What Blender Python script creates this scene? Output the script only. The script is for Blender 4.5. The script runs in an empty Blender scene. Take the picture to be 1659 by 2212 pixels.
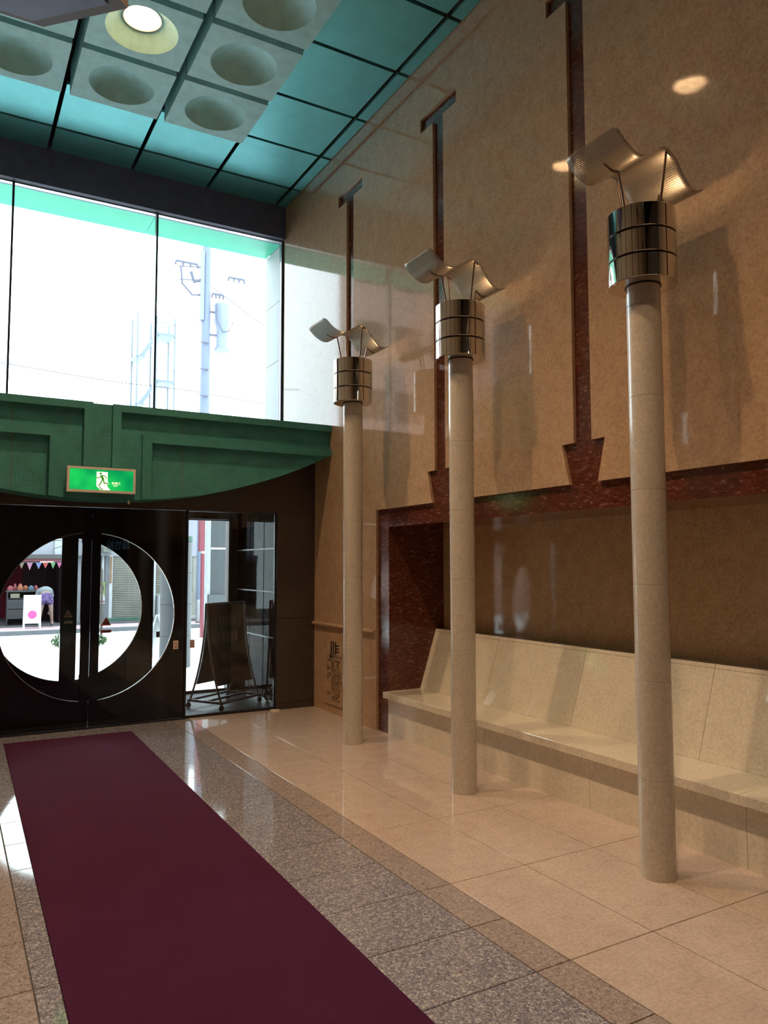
import bpy, bmesh, math, random
from mathutils import Vector, Matrix
random.seed(7)
S = bpy.context.scene
COL = S.collection

# ------------------------------------------------------------------ camera
FPX, YAW, PIT, ROL, CAMZ = 1641.65, 29.815, 4.0346, -0.1094, 1.6
cam = bpy.data.objects.new('camera', bpy.data.cameras.new('camera'))
COL.objects.link(cam)
cam.data.sensor_fit = 'VERTICAL'
cam.data.sensor_height = 24.0
cam.data.sensor_width = 18.0
cam.data.lens = 24.0 * FPX / 2212.0
cam.data.clip_start = 0.05
cam.data.clip_end = 300
_y, _p, _r = map(math.radians, (YAW, PIT, ROL))
_f = Vector((math.sin(_y) * math.cos(_p), math.cos(_y) * math.cos(_p), math.sin(_p)))
_x = Vector((math.cos(_y), -math.sin(_y), 0))
_u = _x.cross(_f)
_xr = math.cos(_r) * _x + math.sin(_r) * _u
_ur = -math.sin(_r) * _x + math.cos(_r) * _u
m = Matrix((_xr, _ur, -_f)).transposed().to_4x4()
m.translation = Vector((0, 0, CAMZ))
cam.matrix_world = m
S.camera = cam

# ------------------------------------------------------------------ world, exposure
SKY = 5.6
w = bpy.data.worlds.new('world'); S.world = w; w.use_nodes = True
wn = w.node_tree.nodes; wn.clear()
bg = wn.new('ShaderNodeBackground'); out = wn.new('ShaderNodeOutputWorld')
bg.inputs['Color'].default_value = (0.80, 0.92, 1.0, 1)
bg.inputs['Strength'].default_value = SKY
w.node_tree.links.new(bg.outputs[0], out.inputs[0])
S.view_settings.view_transform = 'Standard'
S.view_settings.look = 'None'
S.view_settings.gamma = 1.0
S.view_settings.exposure = 0.8
S.view_settings.use_curve_mapping = False
S.cycles.max_bounces = 8
S.cycles.diffuse_bounces = 4
S.cycles.glossy_bounces = 5
S.cycles.transparent_max_bounces = 16
S.cycles.caustics_reflective = False
S.cycles.caustics_refractive = False
S.cycles.sample_clamp_indirect = 8.0
S.cycles.use_denoising = True

LAMP_STRENGTH = 1800.0       # ceiling downlights
UPLIGHT_STRENGTH = 20.0     # lamps inside the column drums
WARM = (1.0, 0.67, 0.385)

# ------------------------------------------------------------------ materials
MATS = {}
def nodes_of(name):
    m = bpy.data.materials.new(name); m.use_nodes = True
    nt = m.node_tree
    return m, nt, nt.nodes['Principled BSDF']

def ramp(nt, fac, stops):
    r = nt.nodes.new('ShaderNodeValToRGB')
    e = r.color_ramp.elements
    while len(e) < len(stops): e.new(0.5)
    for el, (p, c) in zip(e, stops):
        el.position = p; el.color = (*c, 1)
    nt.links.new(fac, r.inputs[0])
    return r.outputs[0]

def coords(nt, scale=(1, 1, 1), rot=(0, 0, 0)):
    g = nt.nodes.new('ShaderNodeNewGeometry')
    mp = nt.nodes.new('ShaderNodeMapping')
    mp.inputs['Scale'].default_value = scale
    mp.inputs['Rotation'].default_value = rot
    nt.links.new(g.outputs['Position'], mp.inputs['Vector'])
    return mp.outputs[0]

def noise(nt, vec, scale, detail=4, rough=0.55, out='Fac'):
    n = nt.nodes.new('ShaderNodeTexNoise')
    n.inputs['Scale'].default_value = scale
    n.inputs['Detail'].default_value = detail
    n.inputs['Roughness'].default_value = rough
    nt.links.new(vec, n.inputs['Vector'])
    return n.outputs[out]

def mixc(nt, fac, a, b):
    x = nt.nodes.new('ShaderNodeMix'); x.data_type = 'RGBA'
    for s, v in ((0, fac), (6, a), (7, b)):
        if isinstance(v, (int, float)): x.inputs[s].default_value = v
        elif isinstance(v, tuple): x.inputs[s].default_value = (*v, 1)
        else: nt.links.new(v, x.inputs[s])
    return x.outputs[2]

def bump(nt, p, height, strength, dist=0.01):
    b = nt.nodes.new('ShaderNodeBump')
    b.inputs['Strength'].default_value = strength
    b.inputs['Distance'].default_value = dist
    nt.links.new(height, b.inputs['Height'])
    nt.links.new(b.outputs[0], p.inputs['Normal'])

KS = 1.0                    # street surfaces are darker than they look against the sky
def plain(name, c, rough=0.5, metal=0.0, var=0.12, scale=6.0, bmp=0.0, bscale=60.0, spec=0.5, emit=None):
    c = tuple(k * KS for k in c)
    m, nt, p = nodes_of(name)
    v = coords(nt)
    f = noise(nt, v, scale)
    lo = tuple(max(0, k * (1 - var)) for k in c); hi = tuple(min(1, k * (1 + var)) for k in c)
    nt.links.new(ramp(nt, f, [(0.3, lo), (0.7, hi)]), p.inputs['Base Color'])
    p.inputs['Roughness'].default_value = rough
    p.inputs['Metallic'].default_value = metal
    p.inputs['Specular IOR Level'].default_value = spec
    if bmp: bump(nt, p, noise(nt, v, bscale, 3), bmp)
    if emit:
        p.inputs['Emission Color'].default_value = (*emit[0], 1)
        p.inputs['Emission Strength'].default_value = emit[1]
    MATS[name] = m
    return m

def cream_marble(name, lo, hi, rough, veins=True, spec=0.5):
    m, nt, p = nodes_of(name)
    v = coords(nt)
    f = noise(nt, v, 9, 6, 0.65)
    g = noise(nt, v, 55, 3, 0.6)
    a = ramp(nt, f, [(0.32, lo), (0.68, hi)])
    b = ramp(nt, g, [(0.35, tuple(k * 0.78 for k in lo)), (0.6, hi)])
    c = mixc(nt, 0.45, a, b)
    if veins:
        h = noise(nt, coords(nt, (1, 1, 1.4)), 30, 5, 0.75)
        c = mixc(nt, ramp(nt, h, [(0.69, (0, 0, 0)), (0.76, (0.6, 0.6, 0.6))]), c, (0.20, 0.13, 0.08))
    nt.links.new(c, p.inputs['Base Color'])
    p.inputs['Roughness'].default_value = rough
    p.inputs['Specular IOR Level'].default_value = spec
    MATS[name] = m
    return m

cream_marble('wall_marble', (0.50, 0.325, 0.20), (0.66, 0.465, 0.305), 0.05, spec=0.26)
cream_marble('niche_marble', (0.44, 0.30, 0.16), (0.60, 0.44, 0.27), 0.06)
cream_marble('bench_marble', (0.72, 0.67, 0.56), (0.84, 0.80, 0.69), 0.035)
cream_marble('floor_marble', (0.53, 0.435, 0.39), (0.68, 0.58, 0.53), 0.05)
cream_marble('column_stone', (0.58, 0.54, 0.47), (0.68, 0.63, 0.56), 0.16, False)

m, nt, p = nodes_of('red_marble')
v = coords(nt, (1, 1, 3.2))
f = noise(nt, v, 19, 7, 0.76)
c = ramp(nt, f, [(0.30, (0.045, 0.012, 0.008)), (0.55, (0.13, 0.035, 0.022)), (0.60, (0.20, 0.075, 0.05)), (0.68, (0.46, 0.32, 0.24))])
f2 = noise(nt, coords(nt, (1, 1, 6), (0, 0, 0)), 5, 6, 0.8)
c = mixc(nt, ramp(nt, f2, [(0.66, (0, 0, 0)), (0.72, (0.55, 0.55, 0.55)), (0.78, (0, 0, 0))]), c, (0.50, 0.36, 0.25))
nt.links.new(c, p.inputs['Base Color']); p.inputs['Roughness'].default_value = 0.12
MATS['red_marble'] = m

def granite(name, cols, scale, rough):
    m, nt, p = nodes_of(name)
    v = coords(nt)
    vo = nt.nodes.new('ShaderNodeTexVoronoi'); vo.inputs['Scale'].default_value = scale
    nt.links.new(v, vo.inputs['Vector'])
    sep = nt.nodes.new('ShaderNodeSeparateColor'); nt.links.new(vo.outputs['Color'], sep.inputs[0])
    vo2 = nt.nodes.new('ShaderNodeTexVoronoi'); vo2.inputs['Scale'].default_value = scale * 2.3
    nt.links.new(v, vo2.inputs['Vector'])
    sep2 = nt.nodes.new('ShaderNodeSeparateColor'); nt.links.new(vo2.outputs['Color'], sep2.inputs[0])
    a = ramp(nt, sep.outputs[0], cols); b = ramp(nt, sep2.outputs[1], cols)
    nt.links.new(mixc(nt, 0.5, a, b), p.inputs['Base Color'])
    p.inputs['Roughness'].default_value = rough
    MATS[name] = m
granite('grey_granite', [(0.0, (0.08, 0.08, 0.10)), (0.3, (0.20, 0.195, 0.25)), (0.75, (0.32, 0.31, 0.385)), (0.93, (0.64, 0.63, 0.64))], 105, 0.06)
granite('pink_granite', [(0.0, (0.10, 0.08, 0.08)), (0.12, (0.29, 0.24, 0.24)), (0.7, (0.40, 0.34, 0.34)), (0.95, (0.56, 0.50, 0.49))], 105, 0.07)
granite('dark_granite', [(0.0, (0.030, 0.022, 0.018)), (0.5, (0.055, 0.040, 0.034)), (0.95, (0.085, 0.064, 0.055))], 160, 0.35)

m, nt, p = nodes_of('carpet')
v = coords(nt)
f = noise(nt, v, 420, 2, 0.8)
g = noise(nt, v, 3, 3)
c = mixc(nt, 0.25, ramp(nt, f, [(0.3, (0.034, 0.003, 0.020)), (0.7, (0.072, 0.007, 0.046))]), ramp(nt, g, [(0.3, (0.036, 0.003, 0.022)), (0.7, (0.064, 0.006, 0.041))]))
nt.links.new(c, p.inputs['Base Color']); p.inputs['Roughness'].default_value = 0.95
p.inputs['Specular IOR Level'].default_value = 0.1
p.inputs['Sheen Weight'].default_value = 0.25; p.inputs['Sheen Tint'].default_value = (0.7, 0.3, 0.5, 1)
bump(nt, p, f, 0.8, 0.004)
MATS['carpet'] = m

plain('grout', (0.10, 0.085, 0.07), 0.8)
plain('joint_shade', (0.012, 0.014, 0.018), 0.8)  # near-black slab colour, gives the ceiling joints their shade
plain('ceiling_teal', (0.17, 0.52, 0.53), 0.45, 0.75, var=0.06)
plain('coffer_plaster', (0.38, 0.68, 0.7), 0.55, var=0.10, scale=9, bmp=0.08, bscale=30)  # grey plaster tinted teal to carry the bounce light of the panels
plain('navy_paint', (0.11, 0.12, 0.22), 0.45)
plain('green_stucco', (0.055, 0.27, 0.25), 0.75, var=0.15, bmp=0.9, bscale=55)
plain('green_paint', (0.048, 0.245, 0.225), 0.6, var=0.1)
plain('soffit_green', (0.05, 0.5, 0.31), 0.35, var=0.05)
plain('pink_joint', (0.16, 0.12, 0.10), 0.7)
plain('balcony_brown', (0.11, 0.085, 0.085), 0.6)
plain('lamp_shade', (0.78, 0.74, 0.66), 0.4)
plain('chrome', (0.72, 0.68, 0.62), 0.035, 1.0, var=0.02)
plain('steel', (0.62, 0.60, 0.57), 0.22, 1.0, var=0.05)
plain('bronze_rod', (0.36, 0.27, 0.24), 0.25, 1.0, var=0.05)
plain('black_paint', (0.012, 0.011, 0.014), 0.35)
plain('door_black', (0.006, 0.006, 0.011), 0.07, var=0.2)
plain('vest_glass', (0.006, 0.008, 0.011), 0.02, var=0.2, spec=0.01)
plain('brown_frame', (0.07, 0.045, 0.038), 0.4)
plain('mullion_dark', (0.02, 0.02, 0.035), 0.4)
plain('white_paint', (0.80, 0.80, 0.80), 0.5, var=0.04)
plain('beige_frame', (0.85, 0.78, 0.68), 0.4, var=0.05)
plain('sticker_cream', (0.8, 0.68, 0.6), 0.6)
plain('sticker_red', (0.36, 0.06, 0.06), 0.6)
plain('sticker_black', (0.03, 0.02, 0.02), 0.6)
plain('ink', (0.015, 0.012, 0.012), 0.6)
plain('engraved', (0.2, 0.135, 0.08), 0.7)
plain('blue_reflection', (0.12, 0.5, 0.9), 0.5)
plain('vest_floor', (0.10, 0.10, 0.105), 0.35, var=0.2, scale=40)
plain('poster_maroon', (0.035, 0.012, 0.014), 0.4)
plain('poster_line', (0.13, 0.07, 0.065), 0.5)
plain('stand_grey', (0.2, 0.21, 0.24), 0.35)
plain('rubber', (0.012, 0.012, 0.014), 0.6)
# street
KS = 0.51
plain('concrete_pave', (1.4, 1.4, 1.38), 0.8, scale=3)
plain('asphalt', (1.3, 1.34, 1.34), 0.9, scale=2)  # ground colours raised very pale to bounce daylight onto the ceiling
plain('kerb_stone', (0.10, 0.105, 0.12), 0.8)
plain('pink_paving', (0.55, 0.36, 0.4), 0.8, scale=5)
plain('dark_paving', (0.06, 0.055, 0.065), 0.8)
plain('facade_white', (0.31, 0.31, 0.37), 0.7, var=0.05)
plain('facade_grey', (0.16, 0.16, 0.18), 0.7)
plain('fascia_dark', (0.05, 0.045, 0.05), 0.5)
plain('fascia_red', (0.16, 0.02, 0.03), 0.6)
plain('shop_red', (0.12, 0.004, 0.018), 0.9, spec=0.05)
plain('shop_dark', (0.008, 0.003, 0.005), 0.9, spec=0.05)
plain('shutter_metal', (0.26, 0.25, 0.225), 0.5, 0.0, var=0.15, scale=2)
plain('rust', (0.22, 0.12, 0.06), 0.8)
plain('counter_grey', (0.018, 0.018, 0.025), 0.6)
plain('street_column', (0.055, 0.062, 0.075), 0.6, var=0.15)
plain('pole_concrete', (0.165, 0.2, 0.285), 0.8, var=0.03)
plain('transformer_paint', (0.21, 0.26, 0.37), 0.6, var=0.03)
plain('stair_steel', (0.17, 0.22, 0.26), 0.6, var=0.03)
plain('cable', (0.09, 0.1, 0.15), 0.7)
plain('ext_white', (0.55, 0.6, 0.62), 0.6, var=0.04)
plain('red_pole', (0.20, 0.01, 0.03), 0.5)
plain('panel_grey', (0.026, 0.034, 0.044), 0.5, var=0.1)
plain('panel_white', (0.4, 0.42, 0.45), 0.5)
plain('bollard_white', (0.24, 0.25, 0.27), 0.4)
plain('mirror_grey', (0.03, 0.045, 0.055), 0.3)
plain('pink_banner', (0.26, 0.08, 0.14), 0.7)
plain('board_white', (0.75, 0.75, 0.78), 0.5, var=0.02)
plain('board_red', (0.6, 0.05, 0.26), 0.5, var=0.02)
plain('shirt_grey', (0.20, 0.22, 0.24), 0.9)
m, nt, p = nodes_of('skirt_purple')
nt.links.new(ramp(nt, noise(nt, coords(nt), 22, 2), [(0.45, (0.022, 0.008, 0.055)), (0.62, (0.09, 0.06, 0.14))]), p.inputs['Base Color'])
p.inputs['Roughness'].default_value = 0.9; MATS['skirt_purple'] = m
plain('skin', (0.24, 0.14, 0.105), 0.6, var=0.05)
plain('hair', (0.015, 0.011, 0.01), 0.6)
plain('shoe_white', (0.36, 0.36, 0.36), 0.6)
plain('shoe_black', (0.015, 0.014, 0.015), 0.6)
plain('leaf', (0.06, 0.13, 0.035), 0.7, var=0.45, scale=9)
plain('leaf_light', (0.20, 0.26, 0.03), 0.7, var=0.4, scale=5)
plain('bark', (0.06, 0.045, 0.035), 0.9)
for n, c in dict(flag_brown=(0.13, 0.10, 0.06), flag_pink=(0.30, 0.11, 0.20), flag_blue=(0.10, 0.13, 0.28), flag_red=(0.30, 0.03, 0.02),
                 flag_green=(0.08, 0.20, 0.07), flag_magenta=(0.34, 0.06, 0.17), goods_orange=(0.25, 0.06, 0.02), goods_red=(0.20, 0.02, 0.03),
                 goods_blue=(0.03, 0.08, 0.13), box_cream=(0.20, 0.17, 0.12), poster_green=(0.16, 0.24, 0.05), poster_skin=(0.36, 0.22, 0.19),
                 poster_white=(0.42, 0.40, 0.42), lamp_green=(0.12, 0.13, 0.10), awning_green=(0.02, 0.09, 0.055), flower=(0.5, 0.52, 0.5),
                 facade_pink=(0.30, 0.17, 0.14), facade_tan=(0.60, 0.40, 0.35), window_dark=(0.03, 0.035, 0.05), lobby_wall=(0.34, 0.25, 0.17)).items():
    plain(n, c, 0.75, var=0.12)

KS = 1.0
def emitter(name, c, s):
    m = bpy.data.materials.new(name); m.use_nodes = True
    nt = m.node_tree; nt.nodes.clear()
    e = nt.nodes.new('ShaderNodeEmission'); o = nt.nodes.new('ShaderNodeOutputMaterial')
    e.inputs[0].default_value = (*c, 1); e.inputs[1].default_value = s
    nt.links.new(e.outputs[0], o.inputs[0]); MATS[name] = m
emitter('lamp_glow', WARM, LAMP_STRENGTH)
emitter('uplight_glow', WARM, UPLIGHT_STRENGTH)
emitter('tube_glow', (1.0, 0.9, 0.8), 3.0)
emitter('sign_white', (0.95, 0.98, 0.55), 1.0)
emitter('sign_ink', (0.05, 0.22, 0.03), 0.7)
# back-lit green face: uneven lamp glow painted in as noise
m = bpy.data.materials.new('sign_green'); m.use_nodes = True
nt = m.node_tree; nt.nodes.clear()
e = nt.nodes.new('ShaderNodeEmission'); o = nt.nodes.new('ShaderNodeOutputMaterial')
nt.links.new(ramp(nt, noise(nt, coords(nt), 5, 1), [(0.3, (0.0, 0.16, 0.05)), (0.7, (0.01, 0.40, 0.07))]), e.inputs[0])
nt.links.new(e.outputs[0], o.inputs[0]); MATS['sign_green'] = m

def glass(name, tint):
    m = bpy.data.materials.new(name); m.use_nodes = True
    nt = m.node_tree; nt.nodes.clear()
    t = nt.nodes.new('ShaderNodeBsdfTransparent'); g = nt.nodes.new('ShaderNodeBsdfGlossy')
    fr = nt.nodes.new('ShaderNodeFresnel'); mx = nt.nodes.new('ShaderNodeMixShader'); o = nt.nodes.new('ShaderNodeOutputMaterial')
    t.inputs[0].default_value = (*tint, 1); g.inputs['Roughness'].default_value = 0.0; fr.inputs[0].default_value = 1.45
    nt.links.new(fr.outputs[0], mx.inputs[0]); nt.links.new(t.outputs[0], mx.inputs[1]); nt.links.new(g.outputs[0], mx.inputs[2])
    nt.links.new(mx.outputs[0], o.inputs[0]); MATS[name] = m
glass('glass', (0.96, 0.98, 0.97))

# perforated satin sheet of the sails
m, nt, p = nodes_of('perforated_metal')
tc = nt.nodes.new('ShaderNodeTexCoord')
sx = nt.nodes.new('ShaderNodeSeparateXYZ'); nt.links.new(tc.outputs['Object'], sx.inputs[0])
def sinw(o):
    a = nt.nodes.new('ShaderNodeMath'); a.operation = 'MULTIPLY'; a.inputs[1].default_value = 2 * math.pi / 0.0075
    b = nt.nodes.new('ShaderNodeMath'); b.operation = 'SINE'
    nt.links.new(o, a.inputs[0]); nt.links.new(a.outputs[0], b.inputs[0]); return b.outputs[0]
ad = nt.nodes.new('ShaderNodeMath'); ad.operation = 'ADD'
nt.links.new(sinw(sx.outputs[0]), ad.inputs[0]); nt.links.new(sinw(sx.outputs[1]), ad.inputs[1])
gt = nt.nodes.new('ShaderNodeMath'); gt.operation = 'GREATER_THAN'; gt.inputs[1].default_value = 0.75
nt.links.new(ad.outputs[0], gt.inputs[0])
p.inputs['Base Color'].default_value = (0.34, 0.29, 0.225, 1); p.inputs['Metallic'].default_value = 0.85; p.inputs['Roughness'].default_value = 0.38
tr = nt.nodes.new('ShaderNodeBsdfTransparent'); mx = nt.nodes.new('ShaderNodeMixShader')
nt.links.new(gt.outputs[0], mx.inputs[0]); nt.links.new(p.outputs[0], mx.inputs[1]); nt.links.new(tr.outputs[0], mx.inputs[2])
nt.links.new(mx.outputs[0], nt.nodes['Material Output'].inputs[0])
MATS['perforated_metal'] = m

# ------------------------------------------------------------------ mesh helpers
class MB:
    def __init__(s): s.v, s.f = [], []
    def add(s, vs, fs):
        b = len(s.v); s.v += [tuple(q) for q in vs]; s.f += [tuple(b + i for i in f) for f in fs]; return s
    def box(s, x0, x1, y0, y1, z0, z1):
        x0, x1 = sorted((x0, x1)); y0, y1 = sorted((y0, y1)); z0, z1 = sorted((z0, z1))
        return s.add([(x, y, z) for z in (z0, z1) for y in (y0, y1) for x in (x0, x1)],
                     [(0, 2, 3, 1), (4, 5, 7, 6), (0, 1, 5, 4), (1, 3, 7, 5), (3, 2, 6, 7), (2, 0, 4, 6)])
    def chamfer(s, x0, x1, y0, y1, z0, z1, c=0.003):
        vs = [(x0, y0, z0), (x1, y0, z0), (x1, y1, z0), (x0, y1, z0), (x0, y0, z1 - c), (x1, y0, z1 - c), (x1, y1, z1 - c), (x0, y1, z1 - c),
              (x0 + c, y0 + c, z1), (x1 - c, y0 + c, z1), (x1 - c, y1 - c, z1), (x0 + c, y1 - c, z1)]
        fs = [(3, 2, 1, 0), (8, 9, 10, 11)]
        for a in (0, 4):
            for i in range(4):
                j = (i + 1) % 4; fs.append((a + i, a + j, a + 4 + j, a + 4 + i))
        return s.add(vs, fs)
    def prism(s, pts, axis, a0, a1):
        """extrude a 2-D polygon along an axis ('x': pts are (y,z); 'y': pts are (x,z); 'z': pts are (x,y))"""
        def mk(q, a): return (a, q[0], q[1]) if axis == 'x' else (q[0], a, q[1]) if axis == 'y' else (q[0], q[1], a)
        n = len(pts)
        vs = [mk(q, a0) for q in pts] + [mk(q, a1) for q in pts]
        return s.add(vs, [tuple(range(n - 1, -1, -1)), tuple(range(n, 2 * n))] + [(i, (i + 1) % n, n + (i + 1) % n, n + i) for i in range(n)])
    def lathe(s, prof, n=32, c=(0, 0), close=False):
        b = len(s.v); k = len(prof)
        vs = [(c[0] + r * math.cos(2 * math.pi * i / n), c[1] + r * math.sin(2 * math.pi * i / n), z) for i in range(n) for r, z in prof]
        fs = []
        for i in range(n):
            j = (i + 1) % n
            for q in range(k - 1 if not close else k):
                t = (q + 1) % k
                fs.append((i * k + q, j * k + q, j * k + t, i * k + t))
        return s.add(vs, fs)
    def cyl(s, c, r, z0, z1, n=24, r1=None):
        r1 = r if r1 is None else r1
        return s.lathe([(1e-4, z0), (r, z0), (r1, z1), (1e-4, z1)], n, c)
    def tube(s, pts, r, n=8):
        pts = [Vector(q) for q in pts]; rings = []
        for i, q in enumerate(pts):
            t = (pts[min(i + 1, len(pts) - 1)] - pts[max(i - 1, 0)]).normalized()
            a = t.cross(Vector((0, 0, 1)) if abs(t.z) < 0.9 else Vector((1, 0, 0))).normalized(); b = t.cross(a)
            rr = r[i] if isinstance(r, (list, tuple)) else r
            rings.append([q + rr * (math.cos(2 * math.pi * k / n) * a + math.sin(2 * math.pi * k / n) * b) for k in range(n)])
        vs = [q for g in rings for q in g]; fs = []
        for i in range(len(rings) - 1):
            for k in range(n):
                l = (k + 1) % n; fs.append((i * n + k, i * n + l, (i + 1) * n + l, (i + 1) * n + k))
        e = (len(rings) - 1) * n
        fs += [tuple(range(n - 1, -1, -1)), tuple(range(e, e + n))]
        return s.add(vs, fs)
    def bar(s, a, b, w, h):
        a, b = Vector(a), Vector(b); t = (b - a).normalized()
        u = t.cross(Vector((0, 0, 1)) if abs(t.z) < 0.95 else Vector((1, 0, 0))).normalized(); q = u.cross(t)
        vs = [p + i * u * w / 2 + j * q * h / 2 for p in (a, b) for i, j in ((-1, -1), (1, -1), (1, 1), (-1, 1))]
        return s.add(vs, [(3, 2, 1, 0), (4, 5, 6, 7)] + [(i, (i + 1) % 4, 4 + (i + 1) % 4, 4 + i) for i in range(4)])
    def mesh(s, name, mat, smooth=False):
        me = bpy.data.meshes.new(name); me.from_pydata(s.v, [], s.f)
        bm = bmesh.new(); bm.from_mesh(me)
        bmesh.ops.recalc_face_normals(bm, faces=bm.faces); bm.to_mesh(me); bm.free()
        me.materials.append(MATS[mat])
        if smooth:
            me.shade_smooth(); me.set_sharp_from_angle(angle=math.radians(35))
        return me
    def build(s, name, mat, parent=None, smooth=False, loc=None):
        return link(name, s.mesh(name, mat, smooth), parent, loc)

def link(name, data, parent=None, loc=None):
    o = bpy.data.objects.new(name, data); COL.objects.link(o)
    if parent: o.parent = parent
    if loc: o.location = loc
    return o
def tag(o, label=None, cat=None, group=None, kind=None):
    if label: o['label'] = label
    if cat: o['category'] = cat
    if group: o['group'] = group
    if kind: o['kind'] = kind
    return o
def thing(name, label, cat, loc=(0, 0, 0), group=None, rz=0):
    o = link(name, None, None, loc); o.rotation_euler[2] = rz; o.empty_display_size = 0.1
    return tag(o, label, cat, group)
def struct(name, label=None, loc=None):
    o = link(name, None, None, loc); return tag(o, label, kind='structure')
def copy_tree(o, parent=None):
    c = o.copy(); COL.objects.link(c)
    if parent: c.parent = parent
    for ch in [k for k in bpy.data.objects if k.parent == o]: copy_tree(ch, c)
    return c
def text_mesh(name, body, size, mat, parent, M, extrude=0.0015, align='CENTER', squash=1.0):
    cu = bpy.data.curves.new(name, 'FONT'); cu.body = body; cu.size = size; cu.extrude = extrude
    cu.align_x = align; cu.align_y = 'CENTER'; cu.resolution_u = 3
    tmp = bpy.data.objects.new(name + '_tmp', cu); COL.objects.link(tmp)
    dg = bpy.context.evaluated_depsgraph_get()
    me = bpy.data.meshes.new_from_object(tmp.evaluated_get(dg))
    bpy.data.objects.remove(tmp); bpy.data.curves.remove(cu)
    me.name = name; me.materials.clear(); me.materials.append(MATS[mat])
    me.transform(M @ Matrix.Diagonal((squash, 1, 1, 1)))
    return link(name, me, parent)
def spline(pts, n):
    """Catmull-Rom through 2-D/3-D points"""
    P = [Vector(q) for q in pts]; P = [2 * P[0] - P[1]] + P + [2 * P[-1] - P[-2]]; o = []
    for i in range(1, len(P) - 2):
        for k in range(n):
            t = k / n
            o.append(0.5 * ((2 * P[i]) + (P[i + 1] - P[i - 1]) * t + (2 * P[i - 1] - 5 * P[i] + 4 * P[i + 1] - P[i + 2]) * t * t + (-P[i - 1] + 3 * P[i] - 3 * P[i + 1] + P[i + 2]) * t ** 3))
    return o + [P[-2]]

XC, XR, XL = 1.25, 3.684, -1.184
YB = -4.0                    # back of the lobby
ZC = 6.265
mx_ = lambda x: 2 * XC - x

# ------------------------------------------------------------------ floor
floor = MB().box(XL - 0.9, 4.6, YB - 0.1, 8.10, -0.15, -0.006).build('floor', 'grout')
tag(floor, 'polished lobby floor of cream marble and grey granite', kind='structure')
P = 0.855
ys = [4.12 + P * k for k in range(-9, 5)]
ys = [y for y in ys] + [8.095]
G = 0.0025
def tiles(name, x0, x1, yy, mat):
    for a, b in zip(yy[:-1], yy[1:]):
        MB().chamfer(x0 + G, x1 - G, a + G, b - G, -0.012, 0, 0.0015).build(name, mat, floor)
ymain = [y for y in ys if y > -3.6]
if ymain[-1] - ymain[-2] < 0.2: ymain.pop(-2)
for side in (0, 1):
    for a, b in ((2.25, 2.735), (2.735, 3.24), (3.24, 3.712)):
        a2, b2 = (a, b) if not side else (mx_(b), min(mx_(a), 0.10))
        tiles('marble_tile', a2, b2, ymain, 'floor_marble')
yg = []
for a, b in zip(ymain[:-1], ymain[1:]): yg += [a, (a + b) / 2] if b - a > 0.6 else [a]
yg.append(ymain[-1])
tiles('granite_border', 2.07, 2.25, yg, 'pink_granite')
tiles('granite_border', 0.10, 0.335, yg, 'pink_granite')
tiles('granite_slab', 0.335, 0.92, yg, 'grey_granite')
tiles('granite_slab', 0.92, 1.50, yg, 'grey_granite')
tiles('granite_slab', 1.50, 2.07, yg, 'grey_granite')

# ------------------------------------------------------------------ side walls
TC = [7.163, 5.448, 3.737, 2.026, 0.315, -1.396, -3.1]
ZT = 6.62
def side_wall(name, mir, label):
    X = (lambda x: x) if not mir else mx_
    back = MB().prism([(9.2, 0), (9.2, ZT), (YB, ZT), (YB, 0), (1.1, 0), (1.1, 1.975), (6.384, 1.975), (6.384, 0)], 'x', X(3.712), X(4.42)).build(name, 'red_marble')
    tag(back, label, kind='structure')
    def left_of(c, base):      # outline on the low-y side of a T groove, from top to bottom
        o = [(c, ZT), (c, 5.737), (c - 0.283, 5.737), (c - 0.283, 5.606), (c - 0.082, 5.606)]
        return o + ([(c - 0.082, 2.434), (c - 0.2, 2.434), (c - 0.132, 2.152)] if base else [(c - 0.082, 2.30), (c, 2.30), (c, 0)])
    def right_of(c, base):     # the high-y side
        return [(2 * c - y, z) for y, z in left_of(c, base)]
    polys = [[(9.08, 0), (9.08, ZT)] + right_of(TC[0], False),
             left_of(TC[0], False) + [(6.588, 0), (6.588, 2.152)] + right_of(TC[1], True)[::-1]]
    for a, b in zip(TC[1:-1], TC[2:]):
        polys.append(left_of(a, True) + right_of(b, True)[::-1])
    for q in polys:
        MB().prism(q, 'x', X(3.684), X(3.711)).build('marble_panel', 'wall_marble', back)
    # niche back
    MB().box(X(4.35), X(4.419), 1.1, 6.384, 0, 1.975).build('niche_panel', 'niche_marble', back)
    return back
wall_r = side_wall('wall_right', False, 'polished cream marble wall with recessed red marble T grooves')
wall_l = side_wall('wall_left', True, 'matching marble wall across the lobby')

def rail(name, X):
    mb = MB()
    prof = [(0.0, 0.925), (0.022, 0.930), (0.033, 0.945), (0.030, 0.960), (0.018, 0.968), (0.0, 0.970)]
    n = len(prof)
    vs = [(X(3.684 - d), y, z) for y in (6.60, 8.044) for d, z in prof]
    mb.add(vs, [tuple(range(n)), tuple(range(2 * n - 1, n - 1, -1))] + [(i, (i + 1) % n, n + (i + 1) % n, n + i) for i in range(n)])
    tag(mb.build(name, 'wall_marble'), 'rounded cream marble dado rail beside the first column', kind='structure')
rail('trim_1', lambda x: x)

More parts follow.
